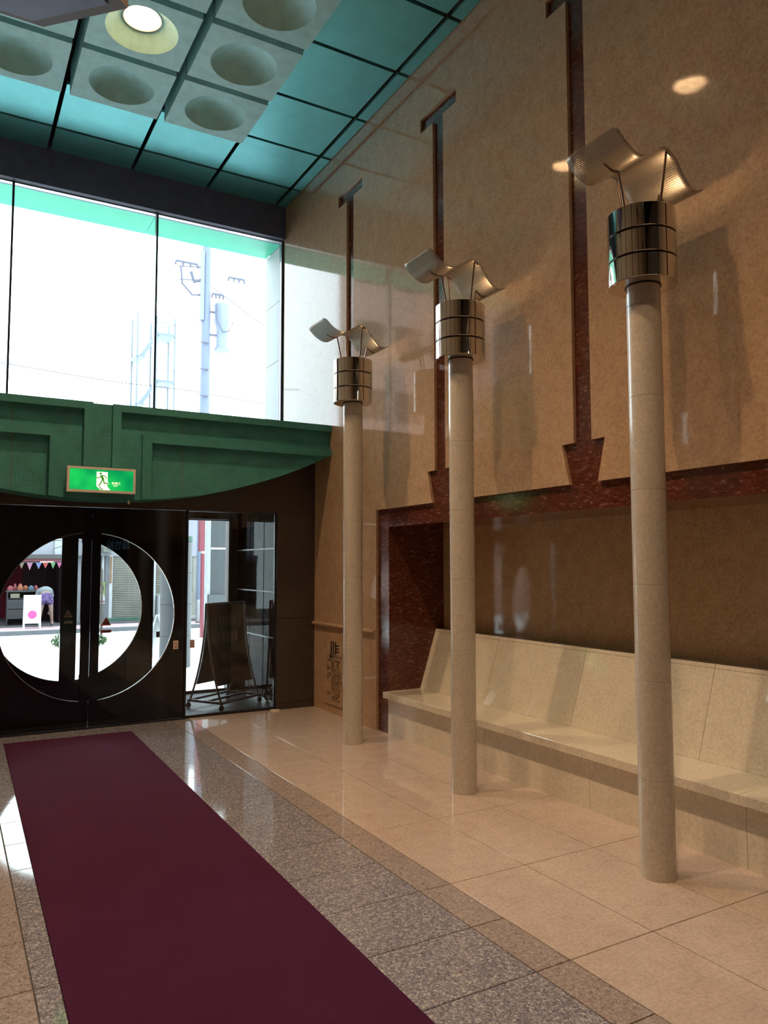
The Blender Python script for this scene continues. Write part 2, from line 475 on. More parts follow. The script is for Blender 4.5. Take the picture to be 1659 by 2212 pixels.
# ------------------------------------------------------------------ ceiling
ceil = MB().box(XL - 0.4, 4.1, YB, 9.2, 6.62, 6.75).build('ceiling', 'joint_shade')
tag(ceil, 'teal panelled ceiling with dropped grey coffers', kind='structure')
xj = [XL + 0.002, -0.976, -0.073, 0.83, 1.735, 2.63, 3.54, 3.682]
yj = [8.985, 8.485, 7.63, 6.775, 5.92, 5.07] + [5.07 - 0.8535 * k for k in range(1, 10)]
HJ = 0.021
for i, (a, b) in enumerate(zip(xj[:-1], xj[1:])):
    for j, (c, d) in enumerate(zip(yj[:-1], yj[1:])):
        if 1 <= i <= 4 and j >= 2: continue            # coffers hang there
        if d < -3.2: continue
        x0 = a + (0 if i == 0 else HJ); x1 = b - (0.006 if i == len(xj) - 2 else HJ)
        MB().box(x0, x1, d + HJ, c - (0.0 if j == 0 else HJ), ZC, ZC + 0.03).build('ceiling_panel', 'ceiling_teal', ceil)
# the slab above is painted near-black as shade behind the open joints
CZ, CR = 6.13, 0.297
def coffer_meshes():
    n = 48; hw, hd = 0.412, 0.388
    mb = MB(); vs = []; fs = []
    for i in range(n):
        t = 2 * math.pi * i / n; c, s_ = math.cos(t), math.sin(t)
        k = min(hw / abs(c) if abs(c) > 1e-6 else 9, hd / abs(s_) if abs(s_) > 1e-6 else 9)
        vs += [(c * k, s_ * k, 0.30), (c * k, s_ * k, 0), (c * CR, s_ * CR, 0)]
    # snap corners
    for i, (sx_, sy_) in enumerate(((1, 1), (-1, 1), (-1, -1), (1, -1))):
        t = math.atan2(sy_ * hd, sx_ * hw); q = round(t / (2 * math.pi) * n) % n
        vs[q * 3] = (sx_ * hw, sy_ * hd, 0.30); vs[q * 3 + 1] = (sx_ * hw, sy_ * hd, 0)
    for i in range(n):
        j = (i + 1) % n
        for q in (0, 1): fs.append((i * 3 + q, j * 3 + q, j * 3 + q + 1, i * 3 + q + 1))
    mb.add(vs, fs)
    box = mb.mesh('coffer', 'coffer_plaster', True)
    DD = 0.15; RS = (CR * CR + DD * DD) / (2 * DD)
    prof = [(CR, 0.0)] + [(CR * (1 - k / 10) + 1e-4, math.sqrt(RS * RS - (CR * (1 - k / 10)) ** 2) - RS + DD) for k in range(1, 11)]
    dome = MB().lathe(prof, 48).mesh('dome', 'coffer_plaster', True)
    prof2 = [p_ for p_ in prof if p_[0] > 0.150]; prof2 = prof2 + [(0.150, math.sqrt(RS * RS - 0.150 ** 2) - RS + DD)]
    global ZLAMP; ZLAMP = prof2[-1][1]
    dome2 = MB().lathe(prof2, 48).mesh('dome', 'coffer_plaster', True)
    return box, dome, dome2
cof_me, dome_me, dome_open = coffer_meshes()
lit_rows = {3, 5, 7, 9}
lamp_me = MB().cyl((0, 0), 0.05, 0.0, 0.02, 32).mesh('bulb', 'lamp_glow')
refl_me = MB().lathe([(0.151, 0.0), (0.160, -0.010), (0.155, -0.010), (0.146, 0.0), (0.143, 0.24), (0.10, 0.265), (0.001, 0.27)], 40).mesh('reflector', 'lamp_shade', True)
LAB = {3: 'glowing round downlight in ceiling dome above the red runner', 5: 'round downlight above the runner mirrored beside the right sail', 7: 'round ceiling downlight above the near end of the runner'}
for j in range(2, len(yj) - 1):
    cy = (yj[j] + yj[j + 1]) / 2
    if cy < -2: break
    for i in range(1, 5):
        cx = (xj[i] + xj[i + 1]) / 2
        c = link('ceiling_coffer', cof_me, ceil, (cx, cy, CZ))
        lit = i == 3 and j in lit_rows
        link('dome', dome_open if lit else dome_me, c)
        if lit:
            t = thing('ceiling_downlight', LAB.get(j, 'round ceiling downlight over the viewpoint'), 'lamp', (cx, cy, CZ + ZLAMP - 0.002), 'ceiling downlights' if j not in LAB else None)
            link('reflector', refl_me, t)
            link('bulb', lamp_me, t, (0, 0, 0.185))

# upper gallery slab, corner cut at 45 degrees
zb = 5.55
gal = MB().prism([(0.479, 5.852), (-1.18, 5.852), (-1.18, 2.2), (4.0 - 1.4, 2.2), (2.6, 3.72)], 'z', zb, zb + 0.10) if False else MB().prism([(0.479, 5.852), (-1.18, 5.852), (-1.18, 4.85), (0.40, 4.85), (1.479 - 0.45, 5.302)][:4] + [(0.98, 5.351)], 'z', zb, zb + 0.10)
gal.build('trim_2', 'balcony_brown')
tag(bpy.data.objects['trim_2'], 'dark brown corner of the gallery slab under the coffers', kind='structure')
g2 = MB().prism([(0.40, 5.75), (-1.18, 5.75), (-1.18, 4.95), (0.38, 4.95), (0.84, 5.31)], 'z', zb - 0.05, zb - 0.001).build('soffit_panel', 'navy_paint', bpy.data.objects['trim_2'])

# ------------------------------------------------------------------ front wall: bulkhead, door wall, piers
wf = struct('wall_front', 'dark entrance wall with navy bulkhead over the window')
MB().box(XL - 0.1, 3.71, 8.99, 9.19, 5.846, 6.62).build('bulkhead', 'navy_paint', wf)
YD = 8.045
# header: everything above the doors, behind the green canopy
MB().box(XL, 3.683, YD, 8.15, 2.205, 3.05).build('header', 'dark_granite', wf)
for X in ((lambda x: x), mx_):
    for z0, z1 in ((0, 0.068), (0.072, 1.008), (1.012, 2.203)):
        MB().box(X(3.226), X(3.683), YD, 8.15, z0, z1).build('granite_slab', 'dark_granite', wf)
    MB().box(X(2.196), X(2.216), YD + 0.01, 8.14, 0, 2.203).build('door_post', 'black_paint', wf)
MB().box(XL, 3.225, YD + 0.015, 8.13, 2.192, 2.2045).build('track', 'brown_frame', wf)
MB().box(mx_(2.196), 2.196, YD + 0.005, 8.10, -0.004, 0.018).build('leak_strip', 'black_paint', wf)  # dark strip added to block the daylight leak under the doors
MB().box(XL - 0.1, 3.71, 8.15, 9.1, 2.98, 3.09).build('roof_slab', 'navy_paint', wf)

# green canopy front with arched lower edge and stepped frames
can = struct('trim_3', 'moulded green parapet with arched lower edge over the doors')
RA = 5.29; ZB0 = 2.236
def arc_z(x): return ZB0 + RA - math.sqrt(RA * RA - (x - XC) ** 2)
def arc_pts(x0, x1, n): return [(x0 + (x1 - x0) * k / n, arc_z(x0 + (x1 - x0) * k / n)) for k in range(n + 1)]
MB().prism(arc_pts(XL + 0.002, 3.682, 40) + [(3.682, 3.165), (XL + 0.002, 3.165)], 'y', 7.655, 8.044).build('field', 'green_stucco', can)
for X in ((lambda x: x), mx_):
    q = [(1.34, 2.547), (1.42, 2.547), (1.42, 3.095), (3.682, 3.095), (3.682, 3.165), (1.34, 3.165)]
    MB().prism([(X(a), b) for a, b in q], 'y', 7.595, 7.654).build('outer_frame', 'green_paint', can)
    q = arc_pts(1.625, 1.716, 2) + [(1.716, 2.813), (3.655, 2.813), (3.682, arc_z(3.682)), (3.682, 2.893), (1.625, 2.893)]
    MB().prism([(X(a), b) for a, b in q], 'y', 7.598, 7.654).build('inner_frame', 'green_paint', can)
    MB().box(X(2.026), X(2.031), 7.6535, 7.656, arc_z(2.03) + 0.01, 2.812).build('joint', 'pink_joint', can)
    MB().box(X(2.026), X(2.031), 7.6535, 7.656, 2.894, 3.094).build('joint', 'pink_joint', can)
MB().box(XL, 3.682, 8.044, 9.12, 3.095, 3.165).build('ledge', 'green_paint', can)

# ------------------------------------------------------------------ upper window
win = struct('window_1', 'large front window over the green parapet')
mull = [3.675, 2.06, 0.495, -1.07]
for i, x in enumerate(mull):
    MB().box(x - 0.011, x + 0.011, 9.07, 9.15, 3.165, 5.846).build('mullion', 'mullion_dark', win)
for a, b in zip(mull[:-1], mull[1:]):
    MB().box(b + 0.012, a - 0.012, 9.105, 9.113, 3.17, 5.842).build('pane', 'glass', win)
MB().box(XL, 3.68, 9.08, 9.14, 5.835, 5.8455).build('head_rail', 'steel', win)
# outside of it: soffit and white cheek
sof = struct('trim_4', 'bright green soffit outside the window')
MB().box(-1.6, 2.055, 9.20, 9.74, 5.85, 5.90).build('soffit_panel', 'soffit_green', sof)
MB().box(2.060, 3.70, 9.20, 9.74, 5.85, 5.90).build('soffit_panel', 'soffit_green', sof)
MB().box(-1.6, 4.6, 9.20, 9.72, 5.905, 8.5).build('fascia', 'facade_grey', sof)
chk = struct('trim_5', 'white panelled cheek wall outside the window')
for z0, z1 in ((2.40, 3.50), (3.506, 4.30), (4.306, 5.10), (5.106, 5.845)):
    MB().box(3.70, 4.3, 9.20, 9.74, z0, z1).build('wall_panel', 'ext_white', chk)

# ------------------------------------------------------------------ doors with the round opening
RD, ZD = 0.838, 1.10
def door(name, y, label, stickers):
    d = struct(name, label)
    for s, X in (('r', lambda x: x), ('l', mx_)):
        xs, xe, zt = 1.3395, 2.195, 2.185
        # panel: rectangle minus half disc
        h = math.acos((xs - XC) / RD)
        arc = [(XC + RD * math.cos(a), ZD + RD * math.sin(a)) for a in [h - 2 * h * k / 40 for k in range(41)]]
        poly = [(xs, arc[0][1])] + arc[1:-1] + [(xs, arc[-1][1]), (xs, 0.02), (xe, 0.02), (xe, zt), (xs, zt)]
        poly[0] = arc[0]; poly[40] = arc[-1]
        MB().prism([(X(a), b) for a, b in poly], 'y', y, y + 0.045).build('door_leaf', 'door_black', d)
        MB().box(X(1.2515 if stickers else 1.2501), X(1.339), y, y + 0.045, 0.02, zt).build('stile', 'door_black', d)
        MB().prism([(X(a), b) for a, b in arc], 'y', y + 0.018, y + 0.026).build('pane', 'glass', d)
        ring = [(XC + r * math.cos(a), ZD + r * math.sin(a)) for r in (RD - 0.007,) for a in [h - 2 * h * k / 40 for k in range(41)]]
        mb = MB(); n = 41
        vs = [(X(a), yy, b) for yy in (y - 0.004, y + 0.004) for a, b in arc] + [(X(a), yy, b) for yy in (y - 0.004, y + 0.004) for a, b in ring]
        fs = []
        for k in range(n - 1):
            fs += [(k, k + 1, n + k + 1, n + k), (2 * n + k, 2 * n + k + 1, 3 * n + k + 1, 3 * n + k), (k, k + 1, 2 * n + k + 1, 2 * n + k), (n + k, n + k + 1, 3 * n + k + 1, 3 * n + k)]
        mb.add(vs, fs).build('rim', 'steel', d)
    return d
d1 = door('door_1', YD + 0.03, 'pair of black sliding doors sharing one round glass opening', True)
d2 = door('door_2', 9.62, 'outer pair of black sliding doors with round opening', False)

def sticker(parent, name, kind, x, y, z, w, label, mats, flip=1):
    o = None
    if kind == 'tri':
        o = MB().prism([(x - w / 2, z - w * .42), (x + w / 2, z - w * .42), (x, z + w * .46)], 'y', y - 0.002, y).build(name, mats[0], parent)
        mb = MB().box(x - w * .04, x + w * .04, y - 0.003, y - 0.0021, z - w * .33, z + w * .25)
        mb.box(x - w * .26, x - w * .10, y - 0.003, y - 0.0021, z - w * .28, z - w * .08).box(x + w * .10, x + w * .26, y - 0.003, y - 0.0021, z - w * .28, z - w * .08)
        mb.build('pictogram', mats[1], o)
    elif kind == 'arrow':
        h = w * .14; e = w / 2
        q = [(-e, 0), (-e + h, h), (e, h), (e, -h), (-e + h, -h)]
        o = MB().prism([(x + flip * a, z + b) for a, b in q], 'y', y - 0.002, y).build(name, mats[0], parent)
        MB().box(x - e * .5, x + e * .35, y - 0.003, y - 0.0021, z - h * .35, z + h * .35).box(x + e * .5, x + e * .65, y - 0.003, y - 0.0021, z - h * .5, z + h * .5).build('pictogram', mats[1], o)
    elif kind == 'card':
        o = MB().box(x - w / 2, x + w / 2, y - 0.002, y, z - w * .85, z + w * .85).build(name, mats[0], parent)
        mb = MB(); n = 20
        vs = [(x + r * math.cos(2 * math.pi * k / n), y - 0.003, z + w * .22 + r * math.sin(2 * math.pi * k / n)) for r in (w * .34, w * .24) for k in range(n)]
        mb.add(vs, [(k, (k + 1) % n, n + (k + 1) % n, n + k) for k in range(n)])
        mb.box(x - w * .3, x + w * .3, y - 0.003, y - 0.0025, z - w * .55, z - w * .40).build('pictogram', mats[1], o)
    if label: o['label'] = label
    return o
sticker(d2, 'sticker', 'tri', 1.245, 9.619, 1.045, 0.098, 'cream warning triangle with exclamation mark', ('sticker_cream', 'sticker_red'))
sticker(d2, 'sticker', 'arrow', 1.245, 9.619, 0.945, 0.10, 'cream arrow strip pointing left', ('sticker_cream', 'sticker_red'), 1)
sticker(d1, 'sticker', 'tri', 1.405, YD + 0.044, 1.045, 0.098, 'back of a brown warning triangle on the glass', ('sticker_red', 'sticker_black'))
sticker(d1, 'sticker', 'arrow', 1.41, YD + 0.044, 0.945, 0.11, 'maroon arrow strip pointing right', ('sticker_red', 'sticker_black'), -1)
sticker(d1, 'sticker', 'card', 2.105, YD + 0.029, 0.775, 0.052, 'small cream card with no smoking ring', ('sticker_cream', 'sticker_red'))
MB().box(1.905, 1.94, YD + 0.040, YD + 0.046, 0.86, 0.92).build('sticker', 'sticker_black', d1)
text_mesh('lettering', '緑竹設', 0.12, 'blue_reflection', d2, Matrix.Translation((1.79, 9.618, 1.845)) @ Matrix.Rotation(math.pi, 4, 'Z') @ Matrix.Rotation(math.radians(90), 4, 'X'), 0.001, squash=0.75)  # sign reflection modelled as reversed letters on the outer leaf
bpy.data.objects['lettering']['label'] = 'reflection of blue characters, put in as solid letters'

# side glass of the inner and outer screens
for nm, y, xs in (('window_2', YD + 0.05, ((2.218, 3.224),)), ('window_3', 9.64, ((2.22, 3.165),))):
    wn_ = struct(nm, 'clear glass sidelight right of the ' + ('inner' if y < 9 else 'outer') + ' doors')
    for a, b in xs:
        MB().box(a, b, y, y + 0.008, 0.03, 2.19).build('pane', 'glass', wn_)
        MB().box(a, b, y - 0.01, y + 0.02, 0, 0.03).box(a, b, y - 0.01, y + 0.02, 2.185, 2.2).build('frame', 'black_paint', wn_)
        if y < 9:
            sticker(wn_, 'sticker', 'card', 2.285, y, 0.775, 0.052, 'small red card with no smoking ring', ('sticker_cream', 'sticker_red'))
            MB().box(3.206, 3.222, y - 0.012, y + 0.02, 0.03, 2.185).build('edge_rail', 'black_paint', wn_)
# outer wall and vestibule
wv = struct('wall_outer', 'dark outer screen of the vestibule')
MB().box(-1.6, 4.3, 9.60, 9.72, 2.203, 2.98).build('header', 'black_paint', wv)
MB().box(2.196, 2.218, 9.60, 9.70, 0, 2.203).build('door_post', 'black_paint', wv)
MB().box(mx_(2.196), mx_(2.218), 9.60, 9.70, 0, 2.203).build('door_post', 'black_paint', wv)
MB().box(3.165, 3.29, 9.58, 9.72, 0, 2.203).build('door_post', 'brown_frame', wv)
MB().box(-1.6, mx_(2.22), 9.60, 9.72, 0, 2.203).build('side_panel', 'door_black', wv)
MB().box(3.30, 4.3, 9.60, 9.72, 0, 2.203).build('side_panel', 'door_black', wv)
ws = struct('wall_vestibule', 'dark glazed side of the vestibule')
MB().box(3.30, 3.36, 8.155, 9.60, 0, 2.6).build('backing', 'door_black', ws)
for y0, y1 in ((8.16, 8.62), (8.64, 9.10), (9.12, 9.57)):
    for z0, z1 in ((0.05, 0.76), (0.78, 1.29), (1.31, 1.79), (1.81, 2.45)):
        MB().box(3.285, 3.298, y0, y1, z0, z1).build('glass_panel', 'vest_glass', ws)
for z in (0.77, 1.30, 1.80):
    MB().box(3.272, 3.284, 8.16, 9.57, z - 0.008, z + 0.008).build('bar', 'stand_grey', ws)
wl2 = MB().box(-0.86, -0.80, 8.155, 9.60, 0, 2.6).build('wall_vestibule_west', 'door_black'); tag(wl2, 'far dark side of the vestibule', kind='structure')
vf = MB().box(-1.6, 4.3, 8.10, 9.75, -0.15, -0.001).build('floor_vestibule', 'vest_floor'); tag(vf, 'dark grey vestibule floor', kind='structure')
vc = MB().box(-1.6, 4.3, 8.15, 9.60, 2.60, 2.70).build('ceiling_vestibule', 'black_paint'); tag(vc, 'dark vestibule ceiling', kind='structure')
stp = MB().cyl((3.19, 8.0), 0.055, 0.0, 0.012, 24).build('door_stop', 'beige_frame', None, True)
tag(stp, 'pale oval disc on the floor at the foot of the right glass sidelight', 'door stop')

# ------------------------------------------------------------------ back of the lobby
wb = MB().box(XL - 0.9, 4.6, YB - 0.1, YB, 0, 6.75).build('wall_back', 'lobby_wall'); tag(wb, 'lobby wall behind the viewpoint', kind='structure')

# ------------------------------------------------------------------ bench
def bench():
    t = thing('stone_bench', 'long cream marble bench with sloping back set in the wall niche', 'bench', (3.70, 3.75, 0))
    L = Matrix.Translation((-3.70, -3.75, 0))
    def part(mb, name):
        o = mb.build(name, 'bench_marble', t); o.data.transform(L); return o
    yc = [1.1 + 0.0] + [1.485, 2.619, 3.754, 4.889, 6.384]
    for a, b in zip(yc[:-1], yc[1:]):
        part(MB().box(3.70, 3.76, a + .0015, b - .0015, 0.0, 0.345), 'riser_slab')
    for a, b in zip(yc[:-1], yc[1:]):
        part(MB().chamfer(3.642, 4.10, a + .001, b - .001 if b < 6.3 else 6.383, 0.345, 0.40, 0.004), 'seat_slab')
    yb_ = [1.1, 2.06, 3.19, 4.31, 5.37, 6.384]
    for a, b in zip(yb_[:-1], yb_[1:]):
        q = [(4.065, 0.401), (4.245, 0.945), (4.349, 0.945), (4.349, 0.401)]
        part(MB().prism([(x, z) for x, z in q], 'y', a + .0015, b - .0015 if b < 6.3 else 6.383), 'back_slab')
        q = [(4.2455, 0.947), (4.254, 0.972), (4.349, 0.972), (4.349, 0.947)]
        part(MB().prism([(x, z) for x, z in q], 'y', a + .0015, b - .0015 if b < 6.3 else 6.383), 'cap_slab')
    part(MB().box(3.77, 4.06, 1.11, 6.37, 0.0, 0.34), 'core')
    return t
bench()

# ------------------------------------------------------------------ columns with drum and sail
def column_proto():
    t = thing('column_lamp', None, 'lamp')
    seg = MB().lathe([(1e-4, 0), (0.0882, 0), (0.09, 0.0012), (0.09, 0.4982), (0.0882, 0.4995), (1e-4, 0.4995)], 40).mesh('pole_segment', 'column_stone', True)
    for k in range(6): link('pole_segment', seg, t, (0, 0, 0.5 * k))
    top = MB().lathe([(1e-4, 0), (0.09, 0), (0.09, 0.13), (1e-4, 0.13)], 40).mesh('pole_segment', 'column_stone', True)
    link('pole_segment', top, t, (0, 0, 3.0))
    MB().cyl((0, 0), 0.096, 3.106, 3.116, 40).build('shadow_ring', 'black_paint', t, True)  # black ring stands in for the shadow gap below the drum
    z = 3.112
    ring = MB().lathe([(0.166, 0), (0.179, 0), (0.181, 0.002), (0.181, 0.124), (0.179, 0.126), (0.166, 0.126)], 128, close=True).mesh('drum_ring', 'chrome', True)
    for k in range(3): link('drum_ring', ring, t, (0, 0, z + 0.136 * k))
    MB().lathe([(0.091, 3.111), (0.172, 3.111), (0.172, 3.117), (0.091, 3.117)], 48, close=True).build('base_plate', 'chrome', t, True)
    MB().lathe([(0.165, 3.118), (0.165, 3.49), (0.150, 3.49), (0.150, 3.118)], 48, close=True).build('drum_core', 'black_paint', t, True)
    MB().cyl((0, 0), 0.149, 3.40, 3.41, 40).build('reflector', 'steel', t, True)
    MB().cyl((0, 0), 0.045, 3.43, 3.485, 24).build('uplight', 'uplight_glow', t, True)
    # wave sheet
    prof = spline([(-0.38, 3.822), (-0.29, 3.745), (-0.195, 3.716), (-0.10, 3.764), (-0.02, 3.808), (0.06, 3.775), (0.13, 3.688), (0.205, 3.632), (0.30, 3.658)], 6)
    n = len(prof); HWD = 0.187; rc = 0.025; ny = 10
    mb = MB(); vs = []; fs = []
    for a, (x, zz) in enumerate(prof):
        e = min(x - prof[0][0], prof[-1][0] - x)
        w_ = HWD if e >= rc else HWD - rc + math.sqrt(max(0, rc * rc - (rc - e) ** 2))
        for b in range(ny + 1): vs.append((x, -w_ + 2 * w_ * b / ny, zz))
    for a in range(n - 1):
        for b in range(ny):
            i = a * (ny + 1) + b; fs.append((i, i + 1, i + ny + 2, i + ny + 1))
    sail = mb.add(vs, fs).build('sail', 'perforated_metal', t, True)
    so = sail.modifiers.new('thickness', 'SOLIDIFY'); so.thickness = 0.001
    def zs(x):
        for (x0, z0), (x1, z1) in zip(prof[:-1], prof[1:]):
            if x0 <= x <= x1: return z0 + (z1 - z0) * (x - x0) / (x1 - x0)
        return prof[-1][1]
    rods = [((-0.106, 0, 3.44), (-0.166, 0)), ((0, 0.116, 3.44), (0.009, 0.168)), ((0, -0.116, 3.44), (0.012, -0.168)), ((0.10, 0, 3.44), (0.148, 0))]
    for a, (x, y) in rods:
        r = MB().tube([a, (x, y, zs(x) - 0.006)], 0.0065, 10).build('rod', 'bronze_rod', t, True)
        dx = -0.11 if x < -0.1 else 0.085 if x > 0.1 else 0.0
        if dx: MB().tube([(x + dx * k / 6, y, zs(x + dx * k / 6) - 0.007) for k in range(7)], 0.005, 6).build('bracket', 'bronze_rod', r, True)
        else: MB().tube([(x + 0.03 * k / 3, y, zs(x + 0.03 * k / 3) - 0.007) for k in range(4)], 0.005, 6).build('bracket', 'bronze_rod', r, True)
    return t
proto = column_proto()
spots = [(3.24, 6.233, 'marble column lamp nearest the entrance doors, beside the engraved plaque'),
         (3.235, 4.505, 'middle marble column lamp standing before the far end of the bench'),
         (3.24, 2.809, 'nearest and largest marble column lamp with banded chrome drum'),
         (mx_(3.24), 6.233, 'farthest reflected column lamp, across the runner near the doors'), (mx_(3.24), 4.505, 'middle reflected column lamp, across the runner'), (mx_(3.24), 2.809, 'nearest reflected column lamp, across the runner')]
for i, (x, y, l) in enumerate(spots):
    o = proto if i == 0 else copy_tree(proto)
    o.location = (x, y, 0); o['label'] = l
    o['group'] = 'column lamps along the right wall' if i < 3 else 'column lamps mirrored in the polished wall'
    if i > 2: o.scale = (-1, 1, 1)

# ------------------------------------------------------------------ carpet
cp = MB()
q = [(0.490, 7.735), (1.595, 7.700), (1.525, 2.33), (1.455, -3.2), (0.34, -3.2), (0.423, 2.975)]
cp.prism(q, 'z', 0.0005, 0.011)
tag(cp.build('carpet_runner', 'carpet'), 'long burgundy carpet runner leading to the doors', 'carpet')

# ------------------------------------------------------------------ exit sign
ex = thing('exit_sign', 'lit green emergency exit sign with running figure over the doors', 'sign', (1.243, 7.56, 2.414))
W2, H2 = 0.309, 0.120
MB().box(-W2, W2, -0.005, 0.034, -H2, H2).build('case', 'beige_frame', ex)
for a in ((-W2, W2, H2 - 0.022, H2), (-W2, W2, -H2, -H2 + 0.022), (-W2, -W2 + 0.022, -H2 + 0.022, H2 - 0.022), (W2 - 0.022, W2, -H2 + 0.022, H2 - 0.022)):
    MB().box(a[0], a[1], -0.020, -0.005, a[2], a[3]).build('frame_bar', 'beige_frame', ex)
fa = MB().box(-W2 + 0.022, W2 - 0.022, -0.012, -0.0055, -H2 + 0.022, H2 - 0.022).build('face', 'sign_green', ex)
dw = MB().prism([(-0.048, 0.078), (0.052, 0.078), (0.052, -0.012), (0.070, -0.035), (0.052, -0.036), (0.048, -0.055), (0.078, -0.094), (-0.010, -0.094), (-0.048, -0.060)], 'y', -0.0135, -0.0121).build('doorway_mark', 'sign_white', fa)
def limb(mb, pts, w_, y0=-0.0150, y1=-0.0136):
    for (a, b) in zip(pts[:-1], pts[1:]):
        a, b = Vector(a), Vector(b); t_ = (b - a).normalized() * w_ * .35; n_ = Vector((-(b - a).y, (b - a).x)).normalized() * w_ / 2
        mb.prism([tuple(a - t_ + n_), tuple(a - t_ - n_), tuple(b + t_ - n_), tuple(b + t_ + n_)], 'y', y0, y1)
fig = MB()
fig.prism([(-0.012 + 0.0105 * math.cos(k * math.pi / 8), 0.061 + 0.0105 * math.sin(k * math.pi / 8)) for k in range(16)], 'y', -0.0150, -0.0136)
limb(fig, [(-0.005, 0.040), (0.010, 0.006)], 0.022)
limb(fig, [(-0.008, 0.042), (-0.026, 0.020), (-0.047, 0.019)], 0.008)
limb(fig, [(0.0, 0.043), (0.026, 0.040), (0.042, 0.018)], 0.008)
limb(fig, [(0.006, 0.004), (-0.008, -0.022), (-0.026, -0.054)], 0.011)
limb(fig, [(0.012, 0.004), (0.022, -0.030), (0.058, -0.030)], 0.011)
limb(fig, [(-0.020, -0.066), (0.004, -0.092)], 0.009)
fig.build('running_figure', 'sign_ink', fa)
RX = Matrix.Rotation(math.radians(90), 4, 'X')
text_mesh('lettering', '非常口', 0.027, 'sign_white', fa, Matrix.Translation((0.128, -0.0135, -0.028)) @ RX, 0.0006)
text_mesh('lettering', 'EXIT', 0.018, 'sign_white', fa, Matrix.Translation((0.126, -0.0135, -0.050)) @ RX, 0.0006, squash=1.1)
tag(MB().box(1.497, 1.513, 7.60, 7.62, 2.20, 2.232).build('pull_tag', 'beige_frame'), 'tiny beige tag hanging under the green parapet', 'tag')

# ------------------------------------------------------------------ engraved plaque on the right wall
pq = thing('engraved_plaque', 'engraved stone plaque with black bar emblem low on wall behind first column', 'plaque', (3.684, 7.36, 0.45))
MB().box(-0.004, 0.0, -0.40, 0.39, -0.36, 0.37).build('tablet', 'wall_marble', pq)
MB().box(-0.006, -0.004, -0.39, 0.385, -0.372, -0.366).build('lower_edge', 'engraved', pq)
def yb(y0, y1, z0, z1, mb): return mb.box(-0.0065, -0.0041, y0, y1, z0, z1)
em = MB()
for k in range(3): yb(0.215 - 0.052 * k, 0.24 - 0.052 * k, 0.19, 0.325, em)
for k in range(3): yb(0.045, 0.115, 0.215 + 0.032 * k, 0.228 + 0.032 * k, em)
em.build('emblem', 'ink', pq)
MW = Matrix.Rotation(math.radians(-90), 4, 'Z') @ RX
def wtext(body, size, mat, y, z, squash=1.0, align='LEFT'):
    return text_mesh('lettering', body, size, mat, pq, Matrix.Translation((-0.0055, y, z)) @ MW, 0.0008, align, squash)
wtext('銀座デリート', 0.052, 'ink', 0.275, 0.160, 1.0)
lines = ['株式会社ご案内図面', '一　　開館　午前', '二　　閉館　午後', '館内では次のことを', '　　　お守りください', 'ご注意　火気の使用を', '固く　お断りします', '三　　許可なく物品の', '　　　販売や撮影など', '　　　掲示をしない', '　　　駐車を禁じます', '　　　立入をしない', 'お願い　ゴミは各自', '　　　お持ち帰り', '　　　くださいませ']
for k, l in enumerate(lines): wtext(l, 0.031, 'engraved', 0.33, 0.115 - 0.030 * k, 1.15)

# ------------------------------------------------------------------ curved poster stand in the vestibule
ps = thing('poster_stand', 'wheeled stand with curved dark maroon posters behind the glass sidelight', 'sign stand', (2.835, 8.664, 0))
ps.rotation_euler[2] = math.radians(-58)
HSD, HL, TZ = 0.24, 0.34, 1.165
prof_z = [0.08 + (TZ - 0.08) * k / 12 for k in range(13)]
off = lambda z: 0.012 + (HSD - 0.012) * (1 - (z - 0.05) / (TZ - 0.05)) ** 2.1
for s in (1, -1):
    zz = [z for z in prof_z if z > 0.24]
    mb = MB(); vs = []
    for z in zz: vs += [(s * off(z), -HL + 0.03, z), (s * off(z), HL - 0.03, z), (s * (off(z) - 0.006), -HL + 0.03, z), (s * (off(z) - 0.006), HL - 0.03, z)]
    fs = []
    for k in range(len(zz) - 1):
        a = 4 * k; fs += [(a, a + 1, a + 5, a + 4), (a + 2, a + 3, a + 7, a + 6), (a, a + 2, a + 6, a + 4), (a + 1, a + 3, a + 7, a + 5)]
    po = mb.add(vs, fs).build('poster', 'poster_maroon', ps, True)
    pl = MB()
    for z0, z1, y0, y1 in ((0.92, 1.02, -0.14, 0.16), (0.72, 0.84, -0.18, 0.2), (0.52, 0.60, -0.15, 0.1), (0.38, 0.44, -0.18, 0.16)):
        n_ = 5
        for k in range(n_):
            a0 = y0 + (y1 - y0) * k / n_
            pl.add([(s * (off(z) + 0.002), y, z) for z in (z0, z1) for y in (a0, a0 + (y1 - y0) / n_ * .7)], [(0, 1, 3, 2)])
    pl.build('print', 'poster_line', po)
    for e in (-1, 1):
        MB().tube([(s * off(z), e * (HL - 0.01), z) for z in prof_z], 0.012, 8).build('side_rail', 'stand_grey', ps, True)
MB().tube([(0, -HL, TZ), (0, HL, TZ)], 0.016, 8).build('top_rail', 'stand_grey', ps, True)
for a, b in (((-HSD, -HL), (HSD, -HL)), ((-HSD, HL), (HSD, HL)), ((-HSD, -HL), (-HSD, HL)), ((HSD, -HL), (HSD, HL)), ((0, -HL), (0, HL))):
    MB().bar((*a, 0.085), (*b, 0.085), 0.03, 0.025).build('base_bar', 'stand_grey', ps)
for sx_ in (-1, 1):
    for sy_ in (-1, 1):
        c = MB().box(sx_ * HSD - 0.01, sx_ * HSD + 0.01, sy_ * HL - 0.012, sy_ * HL + 0.012, 0.05, 0.075).build('caster', 'steel', ps)
        MB().tube([(sx_ * HSD - 0.012, sy_ * HL, 0.029), (sx_ * HSD + 0.012, sy_ * HL, 0.029)], 0.029, 16).build('wheel', 'rubber', c, True)

